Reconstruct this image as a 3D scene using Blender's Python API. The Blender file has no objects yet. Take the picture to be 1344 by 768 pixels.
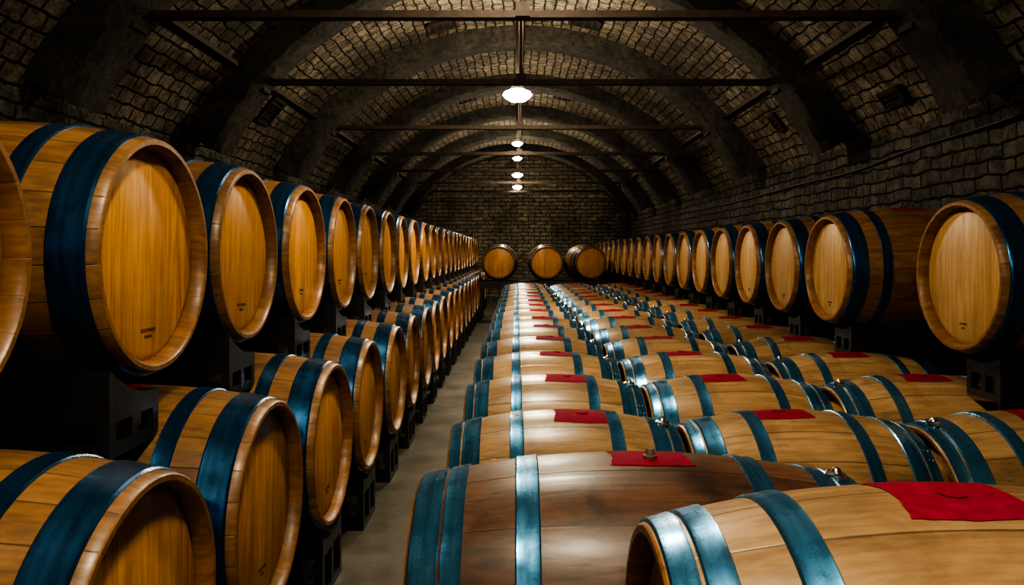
import bpy, bmesh, math, random
from mathutils import Matrix, Vector
random.seed(7)
scene = bpy.context.scene
coll = scene.collection
CAMZ = 1.3

# ------------------------------------------------------------------ node helpers
def new_mat(name):
    m = bpy.data.materials.new(name); m.use_nodes = True
    nt = m.node_tree
    b = nt.nodes['Principled BSDF']
    return m, nt, b
def N(nt, t, **kw):
    n = nt.nodes.new(t)
    for k, v in kw.items(): setattr(n, k, v)
    return n
def setv(nt, sock, v):
    if isinstance(v, bpy.types.NodeSocket): nt.links.new(v, sock)
    else: sock.default_value = v
def M(nt, op, a, b=None, c=None, clamp=False):
    n = N(nt, 'ShaderNodeMath', operation=op, use_clamp=clamp)
    setv(nt, n.inputs[0], a)
    if b is not None: setv(nt, n.inputs[1], b)
    if c is not None: setv(nt, n.inputs[2], c)
    return n.outputs[0]
def MIX(nt, fac, a, b, mode='MIX'):
    n = N(nt, 'ShaderNodeMix', data_type='RGBA', blend_type=mode)
    setv(nt, n.inputs[0], fac)
    for s, v in ((n.inputs[6], a), (n.inputs[7], b)):
        if isinstance(v, bpy.types.NodeSocket): nt.links.new(v, s)
        else: s.default_value = (*v, 1)
    return n.outputs[2]
def NOISE(nt, vec, scale, detail=4, rough=.55, dist=0.0):
    n = N(nt, 'ShaderNodeTexNoise')
    nt.links.new(vec, n.inputs['Vector'])
    n.inputs['Scale'].default_value = scale
    n.inputs['Detail'].default_value = detail
    n.inputs['Roughness'].default_value = rough
    n.inputs['Distortion'].default_value = dist
    return n.outputs['Fac']
def RANGE(nt, v, a, b, c=0.0, d=1.0):
    n = N(nt, 'ShaderNodeMapRange')
    nt.links.new(v, n.inputs[0])
    for i, x in enumerate((a, b, c, d)): n.inputs[i+1].default_value = x
    return n.outputs[0]
def COMB(nt, x, y, z):
    n = N(nt, 'ShaderNodeCombineXYZ')
    for i, v in enumerate((x, y, z)): setv(nt, n.inputs[i], v)
    return n.outputs[0]
def BUMP(nt, b, h, strength, dist):
    n = N(nt, 'ShaderNodeBump')
    n.inputs['Strength'].default_value = strength
    n.inputs['Distance'].default_value = dist
    nt.links.new(h, n.inputs['Height'])
    nt.links.new(n.outputs[0], b.inputs['Normal'])

def wood(name, light, dark, head=False, staves=24, blotch=0.25, rough=.42, coat=.12, gapk=.8, rv=.38):
    m, nt, b = new_mat(name)
    tc = N(nt, 'ShaderNodeTexCoord'); oi = N(nt, 'ShaderNodeObjectInfo')
    sp = N(nt, 'ShaderNodeSeparateXYZ'); nt.links.new(tc.outputs['Object'], sp.inputs[0])
    x, y, z = sp.outputs
    rnd = oi.outputs['Random']
    if head:
        s = M(nt, 'ADD', M(nt, 'DIVIDE', y, 0.088), M(nt, 'MULTIPLY', rnd, 7.0))
    else:
        s = M(nt, 'MULTIPLY', M(nt, 'ARCTAN2', y, x), staves/(2*math.pi))
        s = M(nt, 'ADD', s, M(nt, 'ADD', rnd, 50.0))
    idn = M(nt, 'FLOOR', s); fr = M(nt, 'FRACT', s)
    wn = N(nt, 'ShaderNodeTexWhiteNoise', noise_dimensions='2D')
    nt.links.new(COMB(nt, idn, M(nt, 'MULTIPLY', rnd, 91.7), 0.0), wn.inputs[0])
    r = wn.outputs['Value']
    off = M(nt, 'MULTIPLY', r, 13.0)
    if head:
        v = COMB(nt, M(nt, 'MULTIPLY', x, 1.6), M(nt, 'MULTIPLY', y, 24.0), M(nt, 'ADD', M(nt, 'MULTIPLY', rnd, 40.0), off))
        vf = COMB(nt, M(nt, 'MULTIPLY', x, 5.0), M(nt, 'MULTIPLY', y, 170.0), off)
    else:
        v = COMB(nt, M(nt, 'MULTIPLY', x, 14.0), M(nt, 'MULTIPLY', y, 14.0), M(nt, 'ADD', M(nt, 'MULTIPLY', z, 1.8), M(nt, 'ADD', off, M(nt, 'MULTIPLY', rnd, 40.0))))
        vf = COMB(nt, M(nt, 'MULTIPLY', x, 90.0), M(nt, 'MULTIPLY', y, 90.0), M(nt, 'ADD', M(nt, 'MULTIPLY', z, 6.0), off))
    g1 = NOISE(nt, v, 1.0, 5, .6, 1.6)
    g2 = NOISE(nt, vf, 1.0, 3, .6)
    g = M(nt, 'ADD', M(nt, 'MULTIPLY', g1, .62), M(nt, 'MULTIPLY', g2, .38))
    f = RANGE(nt, g, .38, .60)
    f = M(nt, 'ADD', M(nt, 'MULTIPLY', f, 1-rv), M(nt, 'MULTIPLY', r, rv), clamp=True)
    col = MIX(nt, f, dark, light)
    bl = NOISE(nt, tc.outputs['Object'], 5.0, 5, .65, .6)
    bf = RANGE(nt, bl, .45, .75, 0, blotch)
    col = MIX(nt, bf, col, tuple(c*.3 for c in dark))
    tone = RANGE(nt, rnd, 0, 1, .80, 1.12)
    col = MIX(nt, 1.0, col, COMB(nt, tone, tone, tone), 'MULTIPLY')
    edge = M(nt, 'ABSOLUTE', M(nt, 'SUBTRACT', fr, .5))
    gap = RANGE(nt, edge, .475 if not head else .48, .498, 0, 1)
    col = MIX(nt, M(nt, 'MULTIPLY', gap, gapk), col, (.03, .015, .006))
    nt.links.new(col, b.inputs['Base Color'])
    nt.links.new(RANGE(nt, g1, .3, .7, rough+.12, rough-.08), b.inputs['Roughness'])
    b.inputs['Coat Weight'].default_value = coat
    b.inputs['Coat Roughness'].default_value = .25
    h = M(nt, 'SUBTRACT', M(nt, 'MULTIPLY', g, .4), M(nt, 'MULTIPLY', gap, gapk))
    BUMP(nt, b, h, .5, .0035)
    return m

def metal(name, col, rough=.33, metallic=.7):
    m, nt, b = new_mat(name)
    tc = N(nt, 'ShaderNodeTexCoord'); oi = N(nt, 'ShaderNodeObjectInfo')
    sp = N(nt, 'ShaderNodeSeparateXYZ'); nt.links.new(tc.outputs['Object'], sp.inputs[0])
    x, y, z = sp.outputs
    v = COMB(nt, M(nt, 'MULTIPLY', x, 3.0), M(nt, 'MULTIPLY', y, 3.0), M(nt, 'ADD', M(nt, 'MULTIPLY', z, 60.0), M(nt, 'MULTIPLY', oi.outputs['Random'], 30)))
    n1 = NOISE(nt, v, 1.0, 4, .6)
    n2 = NOISE(nt, tc.outputs['Object'], 14.0, 5, .65)
    c = MIX(nt, RANGE(nt, n1, .35, .65), tuple(k*.7 for k in col), tuple(min(1, k*1.25) for k in col))
    c = MIX(nt, RANGE(nt, n2, .52, .78, 0, .5), c, tuple(k*.25 for k in col))
    nt.links.new(c, b.inputs['Base Color'])
    b.inputs['Metallic'].default_value = metallic
    nt.links.new(RANGE(nt, n2, .3, .7, rough-.07, rough+.14), b.inputs['Roughness'])
    BUMP(nt, b, n2, .12, .002)
    return m

def brick(name, c1, c2, mortar, bw=.23, rh=.088, wob=.045, bump=.03):
    m, nt, b = new_mat(name)
    tc = N(nt, 'ShaderNodeTexCoord')
    nz = N(nt, 'ShaderNodeTexNoise'); nt.links.new(tc.outputs['UV'], nz.inputs['Vector'])
    nz.inputs['Scale'].default_value = 6.0; nz.inputs['Detail'].default_value = 4
    vs = N(nt, 'ShaderNodeVectorMath', operation='SUBTRACT'); nt.links.new(nz.outputs['Color'], vs.inputs[0]); vs.inputs[1].default_value = (.5, .5, .5)
    vm = N(nt, 'ShaderNodeVectorMath', operation='SCALE'); nt.links.new(vs.outputs[0], vm.inputs[0]); vm.inputs['Scale'].default_value = wob
    va = N(nt, 'ShaderNodeVectorMath', operation='ADD'); nt.links.new(tc.outputs['UV'], va.inputs[0]); nt.links.new(vm.outputs[0], va.inputs[1])
    br = N(nt, 'ShaderNodeTexBrick'); nt.links.new(va.outputs[0], br.inputs['Vector'])
    br.inputs['Scale'].default_value = 1.0
    br.inputs['Brick Width'].default_value = bw
    br.inputs['Row Height'].default_value = rh
    br.inputs['Mortar Size'].default_value = .011
    br.inputs['Mortar Smooth'].default_value = .8
    br.inputs['Color1'].default_value = (0, 0, 0, 1); br.inputs['Color2'].default_value = (1, 1, 1, 1)
    br.inputs['Mortar'].default_value = (.3, .3, .3, 1)
    bwn = N(nt, 'ShaderNodeRGBToBW'); nt.links.new(br.outputs['Color'], bwn.inputs[0])
    col = MIX(nt, bwn.outputs[0], c1, c2)
    big = NOISE(nt, tc.outputs['Object'], .9, 6, .65)
    fine = NOISE(nt, tc.outputs['Object'], 34.0, 6, .72)
    med = NOISE(nt, tc.outputs['Object'], 9.0, 5, .7)
    col = MIX(nt, RANGE(nt, fine, .35, .68, 0, .7), col, tuple(min(1, k*1.6) for k in c2))
    col = MIX(nt, RANGE(nt, med, .42, .66, 0, .85), col, tuple(k*.3 for k in c1))
    col = MIX(nt, RANGE(nt, big, .42, .64, 0, .75), col, tuple(k*.4 for k in c1))
    col = MIX(nt, br.outputs['Fac'], col, mortar)
    nt.links.new(col, b.inputs['Base Color'])
    b.inputs['Roughness'].default_value = .85
    b.inputs['Specular IOR Level'].default_value = .3
    h = M(nt, 'SUBTRACT', M(nt, 'ADD', M(nt, 'MULTIPLY', bwn.outputs[0], .5), M(nt, 'ADD', M(nt, 'MULTIPLY', fine, .7), M(nt, 'MULTIPLY', med, .9))), M(nt, 'MULTIPLY', br.outputs['Fac'], 1.1))
    BUMP(nt, b, h, 1.0, bump)
    return m

def plain(name, col, rough=.6, metallic=0.0, nscale=12, bump=.004, var=.5, spec=.5):
    m, nt, b = new_mat(name)
    tc = N(nt, 'ShaderNodeTexCoord')
    n = NOISE(nt, tc.outputs['Object'], nscale, 6, .65)
    c = MIX(nt, RANGE(nt, n, .35, .68), tuple(k*(1-var) for k in col), col)
    nt.links.new(c, b.inputs['Base Color'])
    b.inputs['Roughness'].default_value = rough; b.inputs['Metallic'].default_value = metallic
    b.inputs['Specular IOR Level'].default_value = spec
    BUMP(nt, b, n, .5, bump)
    return m

def emis(name, col, s):
    m, nt, b = new_mat(name)
    b.inputs['Base Color'].default_value = (.9, .9, .85, 1)
    b.inputs['Emission Color'].default_value = (*col, 1)
    b.inputs['Emission Strength'].default_value = s
    return m

mat_body_l = wood('oak_stave_amber', (.35, .18, .075), (.10, .045, .019), blotch=.5)
mat_head_l = wood('oak_head_amber', (.82, .40, .085), (.38, .145, .022), head=True, blotch=.25, rough=.42, gapk=.4, rv=.22, coat=.1)
mat_body_m = wood('oak_stave_tan', (.52, .325, .165), (.20, .108, .050), staves=18, blotch=.55, rough=.33, coat=.22)
mat_head_m = wood('oak_head_tan', (.62, .38, .165), (.34, .175, .065), head=True, blotch=.2, gapk=.4, rv=.22, rough=.45, coat=.05)
mat_body_d = wood('oak_stave_walnut', (.19, .088, .050), (.035, .015, .010), staves=14, blotch=.9, rough=.38, coat=.15)
mat_rim = wood('oak_chime', (.31, .145, .045), (.15, .06, .018), staves=24, blotch=.4, gapk=.22, rv=.10)
mat_hoop_l = metal('blue_steel_hoop', (.022, .088, .205), .25, .78)
mat_hoop_m = metal('bright_blue_hoop', (.070, .225, .41), .24, .80)
mat_red = plain('crimson_stain', (.25, .012, .036), .8, 0, 40, .002, .4, .15)
mat_cork = plain('bung_silicone', (.16, .10, .07), .6)
mat_silver = plain('bright_steel', (.65, .68, .70), .25, 1.0, 20, .001, .2)
mat_ink = plain('burnt_ink', (.12, .045, .012), .7)
mat_black = plain('black_rack_paint', (.012, .014, .017), .45, 0, 18, .003, .4)
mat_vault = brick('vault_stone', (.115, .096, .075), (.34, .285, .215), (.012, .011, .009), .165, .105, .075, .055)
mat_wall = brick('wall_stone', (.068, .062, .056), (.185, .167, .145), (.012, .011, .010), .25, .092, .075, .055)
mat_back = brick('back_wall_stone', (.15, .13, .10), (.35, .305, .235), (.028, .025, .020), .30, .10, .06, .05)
mat_rust = plain('rusty_iron', (.055, .036, .025), .65, .4, 20, .004, .5)
mat_floor = plain('worn_concrete', (.165, .145, .122), .36, 0, 3.5, .006, .6)
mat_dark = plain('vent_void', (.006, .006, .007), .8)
mat_bulb = emis('lamp_glow', (1.0, .87, .62), 430)
mat_shade = plain('lamp_enamel', (.10, .10, .09), .4, .3)
def rib_mat():
    m, nt, b = new_mat('rib_stone')
    tc = N(nt, 'ShaderNodeTexCoord')
    v = tc.outputs['Object']
    n1 = NOISE(nt, v, 2.2, 6, .7); n2 = NOISE(nt, v, 16, 6, .75)
    c = MIX(nt, RANGE(nt, n2, .35, .7), (.028, .026, .023), (.12, .104, .084))
    c = MIX(nt, RANGE(nt, n1, .4, .62, 0, .75), c, (.020, .019, .018))
    nt.links.new(c, b.inputs['Base Color']); b.inputs['Roughness'].default_value = .9
    BUMP(nt, b, M(nt, 'ADD', n1, n2), 1.0, .05)
    return m
mat_rib = rib_mat()

# ------------------------------------------------------------------ mesh helpers
class MB:
    def __init__(s): s.v = []; s.f = []; s.m = []; s.mats = []
    def mi(s, mat):
        if mat not in s.mats: s.mats.append(mat)
        return s.mats.index(mat)
    def box(s, lo, hi, mat, mtx=None):
        k = len(s.v)
        for z in (lo[2], hi[2]):
            for x, y in ((lo[0], lo[1]), (hi[0], lo[1]), (hi[0], hi[1]), (lo[0], hi[1])):
                p = Vector((x, y, z)); s.v.append(tuple(mtx @ p) if mtx else tuple(p))
        for f in ((0,3,2,1),(4,5,6,7),(0,1,5,4),(1,2,6,5),(2,3,7,6),(3,0,4,7)):
            s.f.append([k+i for i in f]); s.m.append(s.mi(mat))
    def lathe(s, prof, mats, seg=56, closed=False, mtx=None):
        rings = []
        for r, z in prof:
            if r < 1e-6:
                s.v.append((0, 0, z)); rings.append([len(s.v)-1])
            else:
                k = len(s.v)
                for i in range(seg):
                    a = 2*math.pi*i/seg
                    s.v.append((r*math.cos(a), r*math.sin(a), z))
                rings.append(list(range(k, k+seg)))
        if mtx:
            st = rings[0][0]
            for i in range(st, len(s.v)): s.v[i] = tuple(mtx @ Vector(s.v[i]))
        n = len(rings)
        for j in range(n if closed else n-1):
            A, B = rings[j], rings[(j+1) % n]
            mt = mats[j] if isinstance(mats, list) else mats
            mi = s.mi(mt)
            for i in range(seg):
                i2 = (i+1) % seg
                if len(A) == 1: f = [A[0], B[i2], B[i]]
                elif len(B) == 1: f = [A[i], A[i2], B[0]]
                else: f = [A[i], A[i2], B[i2], B[i]]
                s.f.append(f); s.m.append(mi)
    def extr(s, poly, x0, x1, mat):
        k = len(s.v); n = len(poly)
        for x in (x0, x1):
            for y, z in poly: s.v.append((x, y, z))
        mi = s.mi(mat)
        s.f.append(list(range(k, k+n))); s.m.append(mi)
        s.f.append(list(range(k+2*n-1, k+n-1, -1))); s.m.append(mi)
        for i in range(n):
            j = (i+1) % n
            s.f.append([k+i, k+n+i, k+n+j, k+j]); s.m.append(mi)
    def mesh(s, name, smooth=True, ang=35, recalc=True):
        me = bpy.data.meshes.new(name)
        me.from_pydata(s.v, [], s.f)
        for mt in s.mats: me.materials.append(mt)
        me.polygons.foreach_set('material_index', s.m)
        if recalc:
            bm = bmesh.new(); bm.from_mesh(me)
            bmesh.ops.recalc_face_normals(bm, faces=bm.faces)
            bm.to_mesh(me); bm.free()
        if smooth:
            me.polygons.foreach_set('use_smooth', [True]*len(me.polygons))
            me.set_sharp_from_angle(angle=math.radians(ang))
        me.update()
        return me
def obj(name, me, loc=(0,0,0), parent=None):
    o = bpy.data.objects.new(name, me); coll.objects.link(o); o.location = loc
    if parent: o.parent = parent
    return o

# ------------------------------------------------------------------ barrel
def barrel_mesh(name, L, Rb, Re, body, head, rim, hoop, hs=((.026, .108), (.180, .230)), pz=0.0, clasp=None, ph=.100, pa=(-.30, .25), ra=.55, bung=False, T=.024):
    b = MB()
    def R(z): return Rb - (Rb-Re)*abs(z/L)**2.1
    hd = [(0, L-.034), (Re-T-.022, L-.034), (Re-T-.010, L-.040), (Re-T-.002, L-.044), (Re-T-.001, L-.028), (Re-T+.004, L-.006), (Re-T+.009, L), (Re-.004, L), (Re, L-.004)]
    hm = [head, head, head, rim, rim, rim, rim, rim]
    outer = [(R(L*t), L*t) for t in [i/20 for i in range(19, -20, -1)]]
    prof = hd + outer + [(r, -z) for r, z in reversed(hd)]
    mats = hm + [body] + [body]*(len(outer)-1) + [body] + list(reversed(hm))
    b.lathe(prof, mats, 64)
    hoops = []
    for sgn in (1, -1):
        for (d0, d1) in hs:
            z0, z1 = sgn*(L-d0), sgn*(L-d1)
            t = .0045; n = 5; out = []
            for i in range(n+1):
                z = z0+(z1-z0)*i/n
                e = t if 0 < i < n else t*.35
                out.append((R(z)+e, z))
            zi0 = z0+(z1-z0)*.06; zi1 = z0+(z1-z0)*.94
            out = [out[0], (R(zi0)+t*1.15, zi0)] + out[1:-1] + [(R(zi1)+t*1.15, zi1), out[-1]]
            inn = [(R(z1)-.004, z1), (R(z0)-.004, z0)]
            b.lathe(out+inn, hoop, 64, closed=True)
            hoops.append((min(z0, z1), max(z0, z1)))
    for k, (za, zb) in enumerate(hoops):
        a0 = ra + .5*k*(1 if ra > 0 else -1)
        n = 6; ks = len(b.v)
        for j in range(n+1):
            a = a0 + .22*j/n
            for (z, e) in ((za+.002, .004), (za+.002, .0075), (zb-.002, .0075), (zb-.002, .004)):
                r = R(z)+e
                b.v.append((r*math.cos(a), r*math.sin(a), z))
        mi = b.mi(hoop)
        for j in range(n):
            for q in range(3):
                p = ks+j*4+q
                b.f.append([p, p+4, p+5, p+1]); b.m.append(mi)
        b.f.append([ks, ks+1, ks+2, ks+3]); b.m.append(mi)
        e = ks+n*4
        b.f.append([e+3, e+2, e+1, e]); b.m.append(mi)
        for a in (a0+.05, a0+.17):
            for zz in ((za*.7+zb*.3), (za*.3+zb*.7)):
                r = R(zz)+.0065
                m = Matrix.Translation((r*math.cos(a), r*math.sin(a), zz)) @ Matrix.Rotation(a, 4, 'Z') @ Matrix.Rotation(math.pi/2, 4, 'Y')
                b.lathe([(.005, 0), (.0042, .0022), (.0025, .0035), (0, .004)], hoop, 8, mtx=m)
    # wine-red stain on the crown (local +X is up)
    na, nz = 16, 14; ks = len(b.v); mi = b.mi(mat_red)
    rr = random.Random(len(name)*7)
    wob = [rr.uniform(-.004, .004) for _ in range(nz+1)]
    wob2 = [rr.uniform(-.005, .005) for _ in range(nz+1)]
    for i in range(na+1):
        u = i/na
        w = ph*(1-.10*math.sin(math.pi*u))+rr.uniform(-.0015, .0015)
        for j in range(nz+1):
            vz = -1+2*j/nz
            z = pz + vz*w
            a = (pa[0]+wob[j])*(1-u)+(pa[1]+wob2[j])*u
            a *= (1-.12*(vz**2))
            r = R(z)+.0012
            b.v.append((r*math.cos(a), r*math.sin(a), z))
    for i in range(na):
        for j in range(nz):
            p = ks+i*(nz+1)+j
            b.f.append([p, p+nz+1, p+nz+2, p+1]); b.m.append(mi)
    m = Matrix.Translation((R(pz)+.001, 0, pz)) @ Matrix.Rotation(math.pi/2, 4, 'Y')
    if bung:
        b.lathe([(0, -.004), (.016, -.004), (.017, .006), (.012, .009), (.010, .020), (.008, .022), (0, .022)], mat_cork, 16, mtx=m)
    else:
        b.lathe([(0, -.004), (.020, -.004), (.021, .002), (.018, .003), (0, .0035)], mat_red, 16, mtx=m)
    if clasp:
        for sg in clasp:
            z = sg*(L-.05)
            m = Matrix.Translation((R(z)+.004, 0, z)) @ Matrix.Rotation(math.pi/2, 4, 'Y')
            b.lathe([(0, 0), (.024, 0), (.024, .006), (.013, .010), (.010, .017), (.006, .021), (0, .022)], mat_silver, 16, mtx=m)
            b.box((-.010, -.038, 0), (.010, .038, .005), mat_silver, m)
    return b.mesh(name)

def orient(axis):
    Z = Vector(axis).normalized(); X = Vector((0, 0, 1)); Y = Z.cross(X).normalized(); X = Y.cross(Z)
    return Matrix((X, Y, Z)).transposed().to_4x4()
def barrel(me, c, axis, roll=0.0):
    o = bpy.data.objects.new('wine_barrel', me); coll.objects.link(o)
    o.matrix_world = Matrix.Translation(c) @ orient(axis) @ Matrix.Rotation(roll, 4, 'Z')
    return o
def stamp(o, L, lines, up=-.19, side=0.0, size=.0135):
    for i, t in enumerate(lines):
        cu = bpy.data.curves.new('stamp', 'FONT'); cu.body = t; cu.size = size*(1 if i == 0 else .8)
        cu.align_x = 'CENTER'; cu.extrude = .0004
        cu.materials.append(mat_ink)
        to = bpy.data.objects.new('stamp_text', cu); coll.objects.link(to)
        to.parent = o
        m = Matrix(((0, 1, 0), (-1, 0, 0), (0, 0, 1))).to_4x4()
        to.matrix_local = Matrix.Translation((up-.016*i, -side, L-.0332)) @ m

me_L = barrel_mesh('barrel_left', .475, .350, .302, mat_body_l, mat_head_l, mat_rim, mat_hoop_l, ra=-1.0)
me_Rt = barrel_mesh('barrel_right', .450, .350, .302, mat_body_l, mat_head_m, mat_rim, mat_hoop_l, ra=1.0)
HM = ((.006, .042), (.047, .105), (.200, .246))
me_A = barrel_mesh('barrel_a', .385, .352, .298, mat_body_m, mat_head_m, mat_rim, mat_hoop_m, pz=.06, clasp=(1,), hs=HM)
me_B = barrel_mesh('barrel_b', .385, .352, .298, mat_body_m, mat_head_m, mat_rim, mat_hoop_m, pz=-.05, hs=HM)
me_C = barrel_mesh('barrel_c', .43, .352, .298, mat_body_m, mat_head_m, mat_rim, mat_hoop_m, pz=-.02, clasp=(-1,), hs=HM)
me_D = barrel_mesh('barrel_dark', .53, .372, .312, mat_body_d, mat_head_m, mat_rim, mat_hoop_m, hs=((.006, .070), (.076, .122), (.235, .290)), pz=.03, clasp=(1,), ph=.100, pa=(-.3, .14), bung=True)
me_N = barrel_mesh('barrel_near', .45, .335, .275, mat_body_m, mat_head_m, mat_rim, mat_hoop_m, hs=((.006, .045), (.050, .092), (.165, .215)), pz=-.01, ph=.095, pa=(-.35, .24))
me_E = barrel_mesh('barrel_end', .45, .350, .302, mat_body_l, mat_head_l, mat_rim, mat_hoop_l)

# ------------------------------------------------------------------ racks
def rack_mesh(name, h, r, w, length, posts=0.0, off=0.0):
    b = MB()
    bt = min(.045, h*.6)
    def frame(x0, x1):
        arc = []
        for i in range(9):
            y = -w*.96+2*w*.96*i/8
            arc.append((y, r-math.sqrt(r*r-(y-off)**2)))
        poly = [(-w, -bt), (w, -bt), (w, arc[-1][1])] + list(reversed(arc)) + [(-w, arc[0][1])]
        b.extr(poly, x0, x1, mat_black)
        if h > .085:
            b.box((x0, -w, -h), (x1, w, -h+.03), mat_black)
            for c in (-w+.015, 0, w-.015):
                hw = .015
                b.box((x0, c-hw, -h+.03), (x0+.03, c+hw, -bt), mat_black)
                b.box((x1-.03, c-hw, -h+.03), (x1, c+hw, -bt), mat_black)
            xm = (x0+x1)/2
            b.box((xm-.01, -w+.03, -h+.03), (xm+.01, w-.03, -bt), mat_black)
        else:
            b.box((x0, -w, -h), (x1, w, -bt), mat_black)
        xm = (x0+x1)/2
        if posts:
            b.box((xm-.03, -.014, -h-posts), (xm+.03, .014, -h), mat_black)
            b.box((x0, -.03, -h-posts), (x1, .03, -h-posts+.03), mat_black)
    frame(0, .19)
    frame(length-.19, length)
    b.box((.15, -.02, -h), (length-.15, .02, -h+.018), mat_black)
    return b.mesh(name, smooth=False)

LZ_LO, LZ_UP = .56, 1.29
r_up = .347
rk_up = rack_mesh('rack_upper', LZ_UP-r_up-.815-.002, r_up, .12, .76, posts=.815, off=.11)
rk_lo = rack_mesh('rack_lower', LZ_LO-r_up-.002, r_up, .15, .76)
RZ_UP = 1.20
rk_r = rack_mesh('rack_right', RZ_UP-r_up-.71-.002, r_up, .11, .72, posts=.71, off=.04)

FXU, FXL = -.945, -.695
for k in range(-1, 23):
    y = 1.995+.735*k
    if k == -1: y = 1.19
    c = Vector((FXU-.475+(.02 if k == 0 else 0), y, LZ_UP)) + Vector((random.uniform(-.008, .008), 0, 0))
    o = barrel(me_L, c, (1, random.uniform(-.012, .012), 0), random.uniform(-.05, .05))
    if 0 <= k <= 4: stamp(o, .475, [['DDCOMERET', 'OGBUEX'], ['GOOCHIERN', 'BHDLX'], ['DOCHEN', 'CHOX']][k % 3], up=-.20+.015*k)
    obj('barrel_rack', rk_up, (FXU-.10-.66, y-.11, LZ_UP-r_up-.002))
for k in range(-1, 23):
    y = 1.47+.74*k
    c = Vector((FXL-.475+random.uniform(-.01, .01), y, LZ_LO))
    o = barrel(me_L, c, (1, random.uniform(-.012, .012), 0), random.uniform(-.05, .05))
    if k in (1, 2, 3): stamp(o, .475, ['DOCUER', 'CHDX'], up=-.18)
    obj('barrel_rack', rk_lo, (FXL-.10-.68, y, LZ_LO-r_up-.002))
ry = [3.10] + [4.42+.765*i for i in range(19)]
for i, y in enumerate(ry):
    o = barrel(me_Rt, (1.78+.45, y, RZ_UP), (-1, random.uniform(-.012, .012), 0), random.uniform(-.05, .05))
    if i < 4: stamp(o, .45, ['GHOEKS', 'DOX'], up=-.20)
    obj('barrel_rack', rk_r, (1.78+.09, y-.04, RZ_UP-r_up-.002))
MZ = .40
for k in range(0, 15):
    y = 2.61+.762*k
    for me, cx in ((me_A, .155), (me_B, .945), (me_C, 1.80)):
        barrel(me, (cx+random.uniform(-.004, .004), y, MZ+random.uniform(-.003, .003)), (1, random.uniform(-.012, .012), 0), random.uniform(-.05, .05))
barrel(me_C, (1.80, 1.85, MZ), (1, 0, 0))
barrel(me_D, (.290, 1.85, .43), (1, 0, 0), .03)
barrel(me_N, (.645, 1.12, .61), (1, -.0, 0), 0.02)
for i, xx in enumerate((-.08, .42, .70, 1.20, 1.50, 2.10)):
    b = MB()
    b.box((xx-.035, 2.2, 0), (xx+.035, 13.7, .055), mat_black)
    for k in range(0, 15):
        y = 2.61+.762*k
        for s in (-1, 1):
            b.extr([(y+s*.16, .055), (y+s*.24, .055), (y+s*.24, .145)] if s > 0 else [(y+s*.24, .055), (y+s*.16, .055), (y+s*.24, .145)], xx-.03, xx+.03, mat_black)
    obj('barrel_skid', b.mesh('skid', smooth=False))
rk_d = rack_mesh('rack_dark', .43-.367-.003, .367, .16, .80)
obj('barrel_rack', rk_d, (.29-.40, 1.85, .43-.367-.003))
rk_n = rack_mesh('rack_near', .61-.333-.003, .333, .16, .66)
obj('barrel_rack', rk_n, (.645-.33, 1.12, .61-.333-.003))
rk_c = rack_mesh('rack_c', .40-.350-.002, .350, .15, .66)
obj('barrel_rack', rk_c, (1.80-.33, 1.85, .40-.350-.002))

for cx, ax in ((-.335, (-.03, -1, 0)), (.545, (.02, -1, 0)), (1.30, (.20, -1, 0))):
    barrel(me_E, (cx, 14.75, 1.09), ax)
b = MB()
b.box((-.75, 14.38, .60), (1.75, 14.50, .745), mat_black); b.box((-.75, 15.0, .60), (1.75, 15.12, .745), mat_black)
for xx in (-.7, 0.1, .9, 1.68):
    b.box((xx-.04, 14.40, 0), (xx+.04, 14.48, .60), mat_black); b.box((xx-.04, 15.02, 0), (xx+.04, 15.10, .60), mat_black)
    b.box((xx-.03, 14.48, .3), (xx+.03, 15.02, .36), mat_black)
obj('barrel_stand', b.mesh('stand', smooth=False))

# ------------------------------------------------------------------ shell
CX = .03; HW = 2.75; SPR = CAMZ+.88; APX = CAMZ+2.5
Rv = (HW**2+(APX-SPR)**2)/(2*(APX-SPR)); CZ = APX-Rv
Y0, Y1 = -4.0, 20.0
def sheet(name, pts, uvs, mat, flip=False):
    me = bpy.data.meshes.new(name)
    n = len(pts)//2
    f = [[2*i, 2*i+1, 2*i+3, 2*i+2] for i in range(n-1)]
    if flip: f = [list(reversed(q)) for q in f]
    me.from_pydata(pts, [], f)
    uv = me.uv_layers.new(name='UVMap')
    for p in me.polygons:
        for li in p.loop_indices: uv.data[li].uv = uvs[me.loops[li].vertex_index]
        p.use_smooth = True
    me.materials.append(mat)
    return obj(name, me)
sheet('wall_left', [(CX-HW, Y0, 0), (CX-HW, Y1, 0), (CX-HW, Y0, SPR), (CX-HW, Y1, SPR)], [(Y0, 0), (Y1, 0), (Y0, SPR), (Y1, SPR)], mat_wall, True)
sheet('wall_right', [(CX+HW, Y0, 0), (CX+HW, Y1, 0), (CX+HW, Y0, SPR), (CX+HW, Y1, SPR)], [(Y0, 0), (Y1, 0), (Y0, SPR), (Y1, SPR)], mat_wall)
a0 = math.asin(HW/Rv)
pts = []; uvs = []; arc = []
NA = 48
for i in range(NA+1):
    a = -a0+2*a0*i/NA
    x = CX+Rv*math.sin(a); z = CZ+Rv*math.cos(a)
    arc.append((x, z))
    for yy in (Y0, Y1):
        pts.append((x, yy, z)); uvs.append((yy, SPR+Rv*(a+a0)))
sheet('ceiling', pts, uvs, mat_vault)
def endwall(name, y, mat, flip):
    me = bpy.data.meshes.new(name)
    v = [(CX-HW, y, 0), (CX+HW, y, 0)] + [(x, y, z) for x, z in reversed(arc)]
    f = list(range(len(v)))
    if flip: f.reverse()
    me.from_pydata(v, [], [f]); uv = me.uv_layers.new(name='UVMap')
    for p in me.polygons:
        for li in p.loop_indices:
            q = me.vertices[me.loops[li].vertex_index].co; uv.data[li].uv = (q.x, q.z)
    me.materials.append(mat); obj(name, me)
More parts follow.
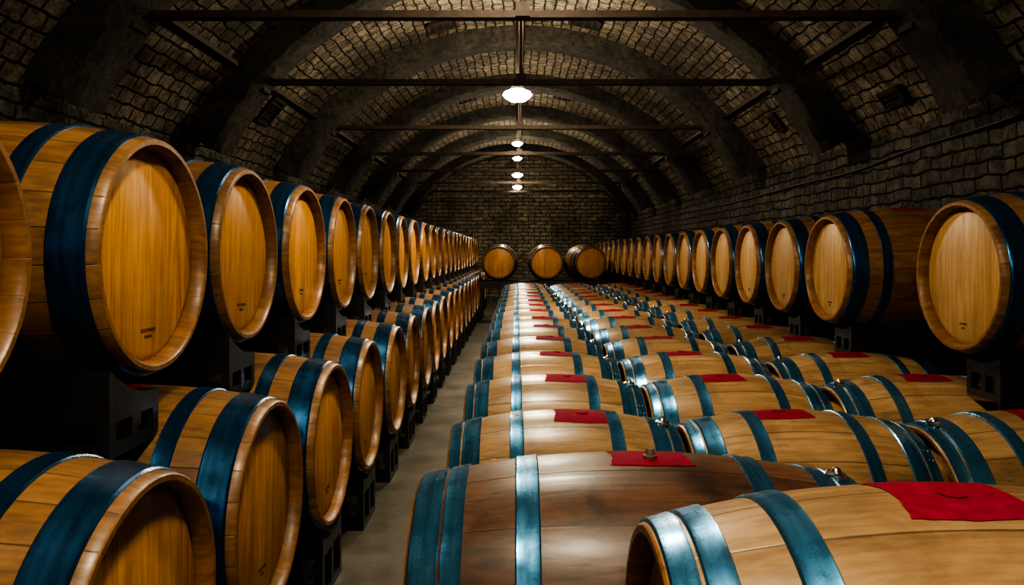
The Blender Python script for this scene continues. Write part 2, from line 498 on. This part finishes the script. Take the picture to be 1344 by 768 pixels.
endwall('wall_back', Y1, mat_back, False)
endwall('wall_front', Y0, mat_back, True)
b = MB(); b.box((CX-HW, Y0, -.1), (CX+HW, Y1, 0), mat_floor); obj('floor', b.mesh('floor', smooth=False))

RIBW, RIBD = .36, .20
def rib(y, w=RIBW, d=RIBD):
    b = MB(); mi = b.mi(mat_rib)
    ar = math.radians(59.5); n = 72
    rr = random.Random(int(y*10)+50)
    for i in range(n+1):
        a = -ar+2*ar*i/n
        dd = d*(1+.55*(abs(a)/ar)**3)
        for (rad, yy) in ((Rv+.02, y-w/2), (Rv-dd*.45, y-w/2), (Rv-dd*.85, y-w/2), (Rv-dd, y-w/2+.05), (Rv-dd, y+w/2-.05), (Rv-dd*.85, y+w/2), (Rv-dd*.45, y+w/2), (Rv+.02, y+w/2)):
            j = rr.uniform(-.012, .012)
            b.v.append((CX+(rad+j)*math.sin(a), yy+j, CZ+(rad+j)*math.cos(a)))
    K = 8
    for i in range(n):
        for q in range(K):
            p = i*K+q; p2 = i*K+(q+1) % K
            b.f.append([p, p+K, p2+K, p2]); b.m.append(mi)
    b.f.append(list(range(K))); b.m.append(mi)
    b.f.append([n*K+q for q in reversed(range(K))]); b.m.append(mi)
    return obj('vault_rib', b.mesh('rib', smooth=True, ang=35))
ribs = (-2.6, -.3, 2.0, 4.3, 6.3, 8.6, 10.9, 13.2, 15.5, 17.8)
for y in ribs: rib(y)
for y in ribs:
    TZ = CAMZ+(1.40 if y != 4.3 else 1.335)
    tx = math.sqrt((Rv-RIBD+.02)**2-(TZ-CZ)**2)
    b = MB()
    b.box((CX-tx, y-.016, TZ-.020), (CX+tx, y+.016, TZ+.022), mat_rust)
    b.box((CX-tx, y-.036, TZ-.024), (CX+tx, y+.036, TZ-.016), mat_rust)
    for s in (-1, 1):
        b.box((CX+s*tx-.05, y-.08, TZ-.09), (CX+s*tx+.05, y+.08, TZ+.09), mat_rust)
    b.box((CX-.04, y-.05, TZ-.02), (CX+.04, y+.05, TZ+.06), mat_rust)
    b.box((CX-.010, y-.010, TZ), (CX+.010, y+.010, APX-RIBD-.11), mat_rust)
    obj('tie_beam', b.mesh('tie', smooth=False))
TZ = CAMZ+1.40
ys = [Y0] + [v for y in ribs for v in (y-RIBW/2-.01, y+RIBW/2+.01)] + [Y1]
for s in (-1, 1):
    b = MB(); zz = TZ+.08; xx = CX+s*math.sqrt((Rv-.05)**2-(zz-CZ)**2)
    for i in range(0, len(ys), 2):
        b.box((xx-.018, ys[i], zz-.018), (xx+.018, ys[i+1], zz+.018), mat_rust)
    obj('purlin_rail', b.mesh('rail', smooth=False))
b = MB(); b.box((CX-.03, Y0, APX-RIBD-.11), (CX+.03, Y1, APX-RIBD-.03), mat_rust); obj('ridge_beam', b.mesh('ridge', smooth=False))
def vent(px, y, sx=.34, sy=.32):
    a = math.asin((px)/Rv)
    m = Matrix.Translation((CX+Rv*math.sin(a), y, CZ+Rv*math.cos(a))) @ Matrix.Rotation(a, 4, 'Y')
    b = MB()
    for lo, hi in (((-sx/2, -sy/2, -.035), (-sx/2+.03, sy/2, .01)), ((sx/2-.03, -sy/2, -.035), (sx/2, sy/2, .01)),
                   ((-sx/2, -sy/2, -.035), (sx/2, -sy/2+.03, .01)), ((-sx/2, sy/2-.03, -.035), (sx/2, sy/2, .01))):
        b.box(lo, hi, mat_rust, m)
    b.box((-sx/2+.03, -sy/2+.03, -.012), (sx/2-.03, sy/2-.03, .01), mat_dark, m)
    for i in range(1, 4):
        xx = -sx/2+sx*i/4
        b.box((xx-.008, -sy/2+.03, -.028), (xx+.008, sy/2-.03, -.02), mat_rust, m)
    obj('vault_vent', b.mesh('vent', smooth=False))
for y in (8.0, 11.9, 14.2): 
    vent(-.82, y); vent(.68, y)
vent(-2.42, 7.35, .30, .34); vent(2.62, 5.35, .13, .3); vent(2.5, 7.4, .2, .2)

cu = bpy.data.curves.new('cable', 'CURVE'); cu.dimensions = '3D'; cu.bevel_depth = .008
sp = cu.splines.new('NURBS')
cp = [(CX+HW-.02, 3.2, 2.15), (CX+HW-.02, 4.2, 2.02), (CX+HW-.02, 5.2, 2.05), (CX+HW-.02, 6.2, 1.93), (CX+HW-.02, 7.4, 1.98), (CX+HW-.02, 9.5, 1.9), (CX+HW-.02, 13, 1.95)]
sp.points.add(len(cp)-1)
for p, q in zip(sp.points, cp): p.co = (*q, 1)
sp.use_endpoint_u = True
cu.materials.append(mat_black)
obj('wall_cable', cu)

# ------------------------------------------------------------------ lamps
def lamp(y, z, s=1.0):
    e = bpy.data.objects.new('pendant_lamp', None); coll.objects.link(e); e.location = (CX-.03, y, z)
    b = MB(); b.lathe([(0, -.055*s), (.06*s, -.048*s), (.10*s, -.02*s), (.115*s, .0), (.10*s, .02*s), (.06*s, .035*s), (0, .04*s)], mat_bulb, 20)
    obj('bulb', b.mesh('bulb'), parent=e)
    b = MB()
    b.lathe([(0, .11*s), (.035*s, .105*s), (.045*s, .06*s), (.06*s, .045*s), (.06*s, .04*s), (0, .041*s)], mat_shade, 24)
    obj('shade', b.mesh('shade'), parent=e)
    b = MB(); top = APX-RIBD-.11-z
    b.lathe([(0, .10*s), (.012, .10*s), (.012, top), (0, top)], mat_rust, 10)
    obj('rod', b.mesh('rod'), parent=e)
for y, z, s in ((7.25, 1.49, 1.2), (10.4, 1.47, .62), (12.3, 1.50, .62), (14.9, 1.49, .9), (17.8, 1.5, .9)): lamp(y, CAMZ+z, s)
for y, s in ((3.5, .88), (.6, 1.0), (-2.2, .95)): lamp(y, CAMZ+1.55, s)

w = bpy.data.worlds.new('World'); scene.world = w; w.use_nodes = True
w.node_tree.nodes['Background'].inputs[0].default_value = (.02, .03, .04, 1)
w.node_tree.nodes['Background'].inputs[1].default_value = .3

# ------------------------------------------------------------------ camera
cam = bpy.data.cameras.new('camera'); co = bpy.data.objects.new('camera', cam); coll.objects.link(co)
co.location = (0, 0, CAMZ); co.rotation_euler = (math.radians(90), 0, 0)
cam.sensor_width = 36; cam.lens = 36*1000/1344
cam.shift_x = -7/1344; cam.shift_y = -54/1344
cam.clip_start = .02
scene.camera = co
scene.view_settings.view_transform = 'AgX'
scene.view_settings.look = 'AgX - High Contrast'
scene.view_settings.exposure = -0.05
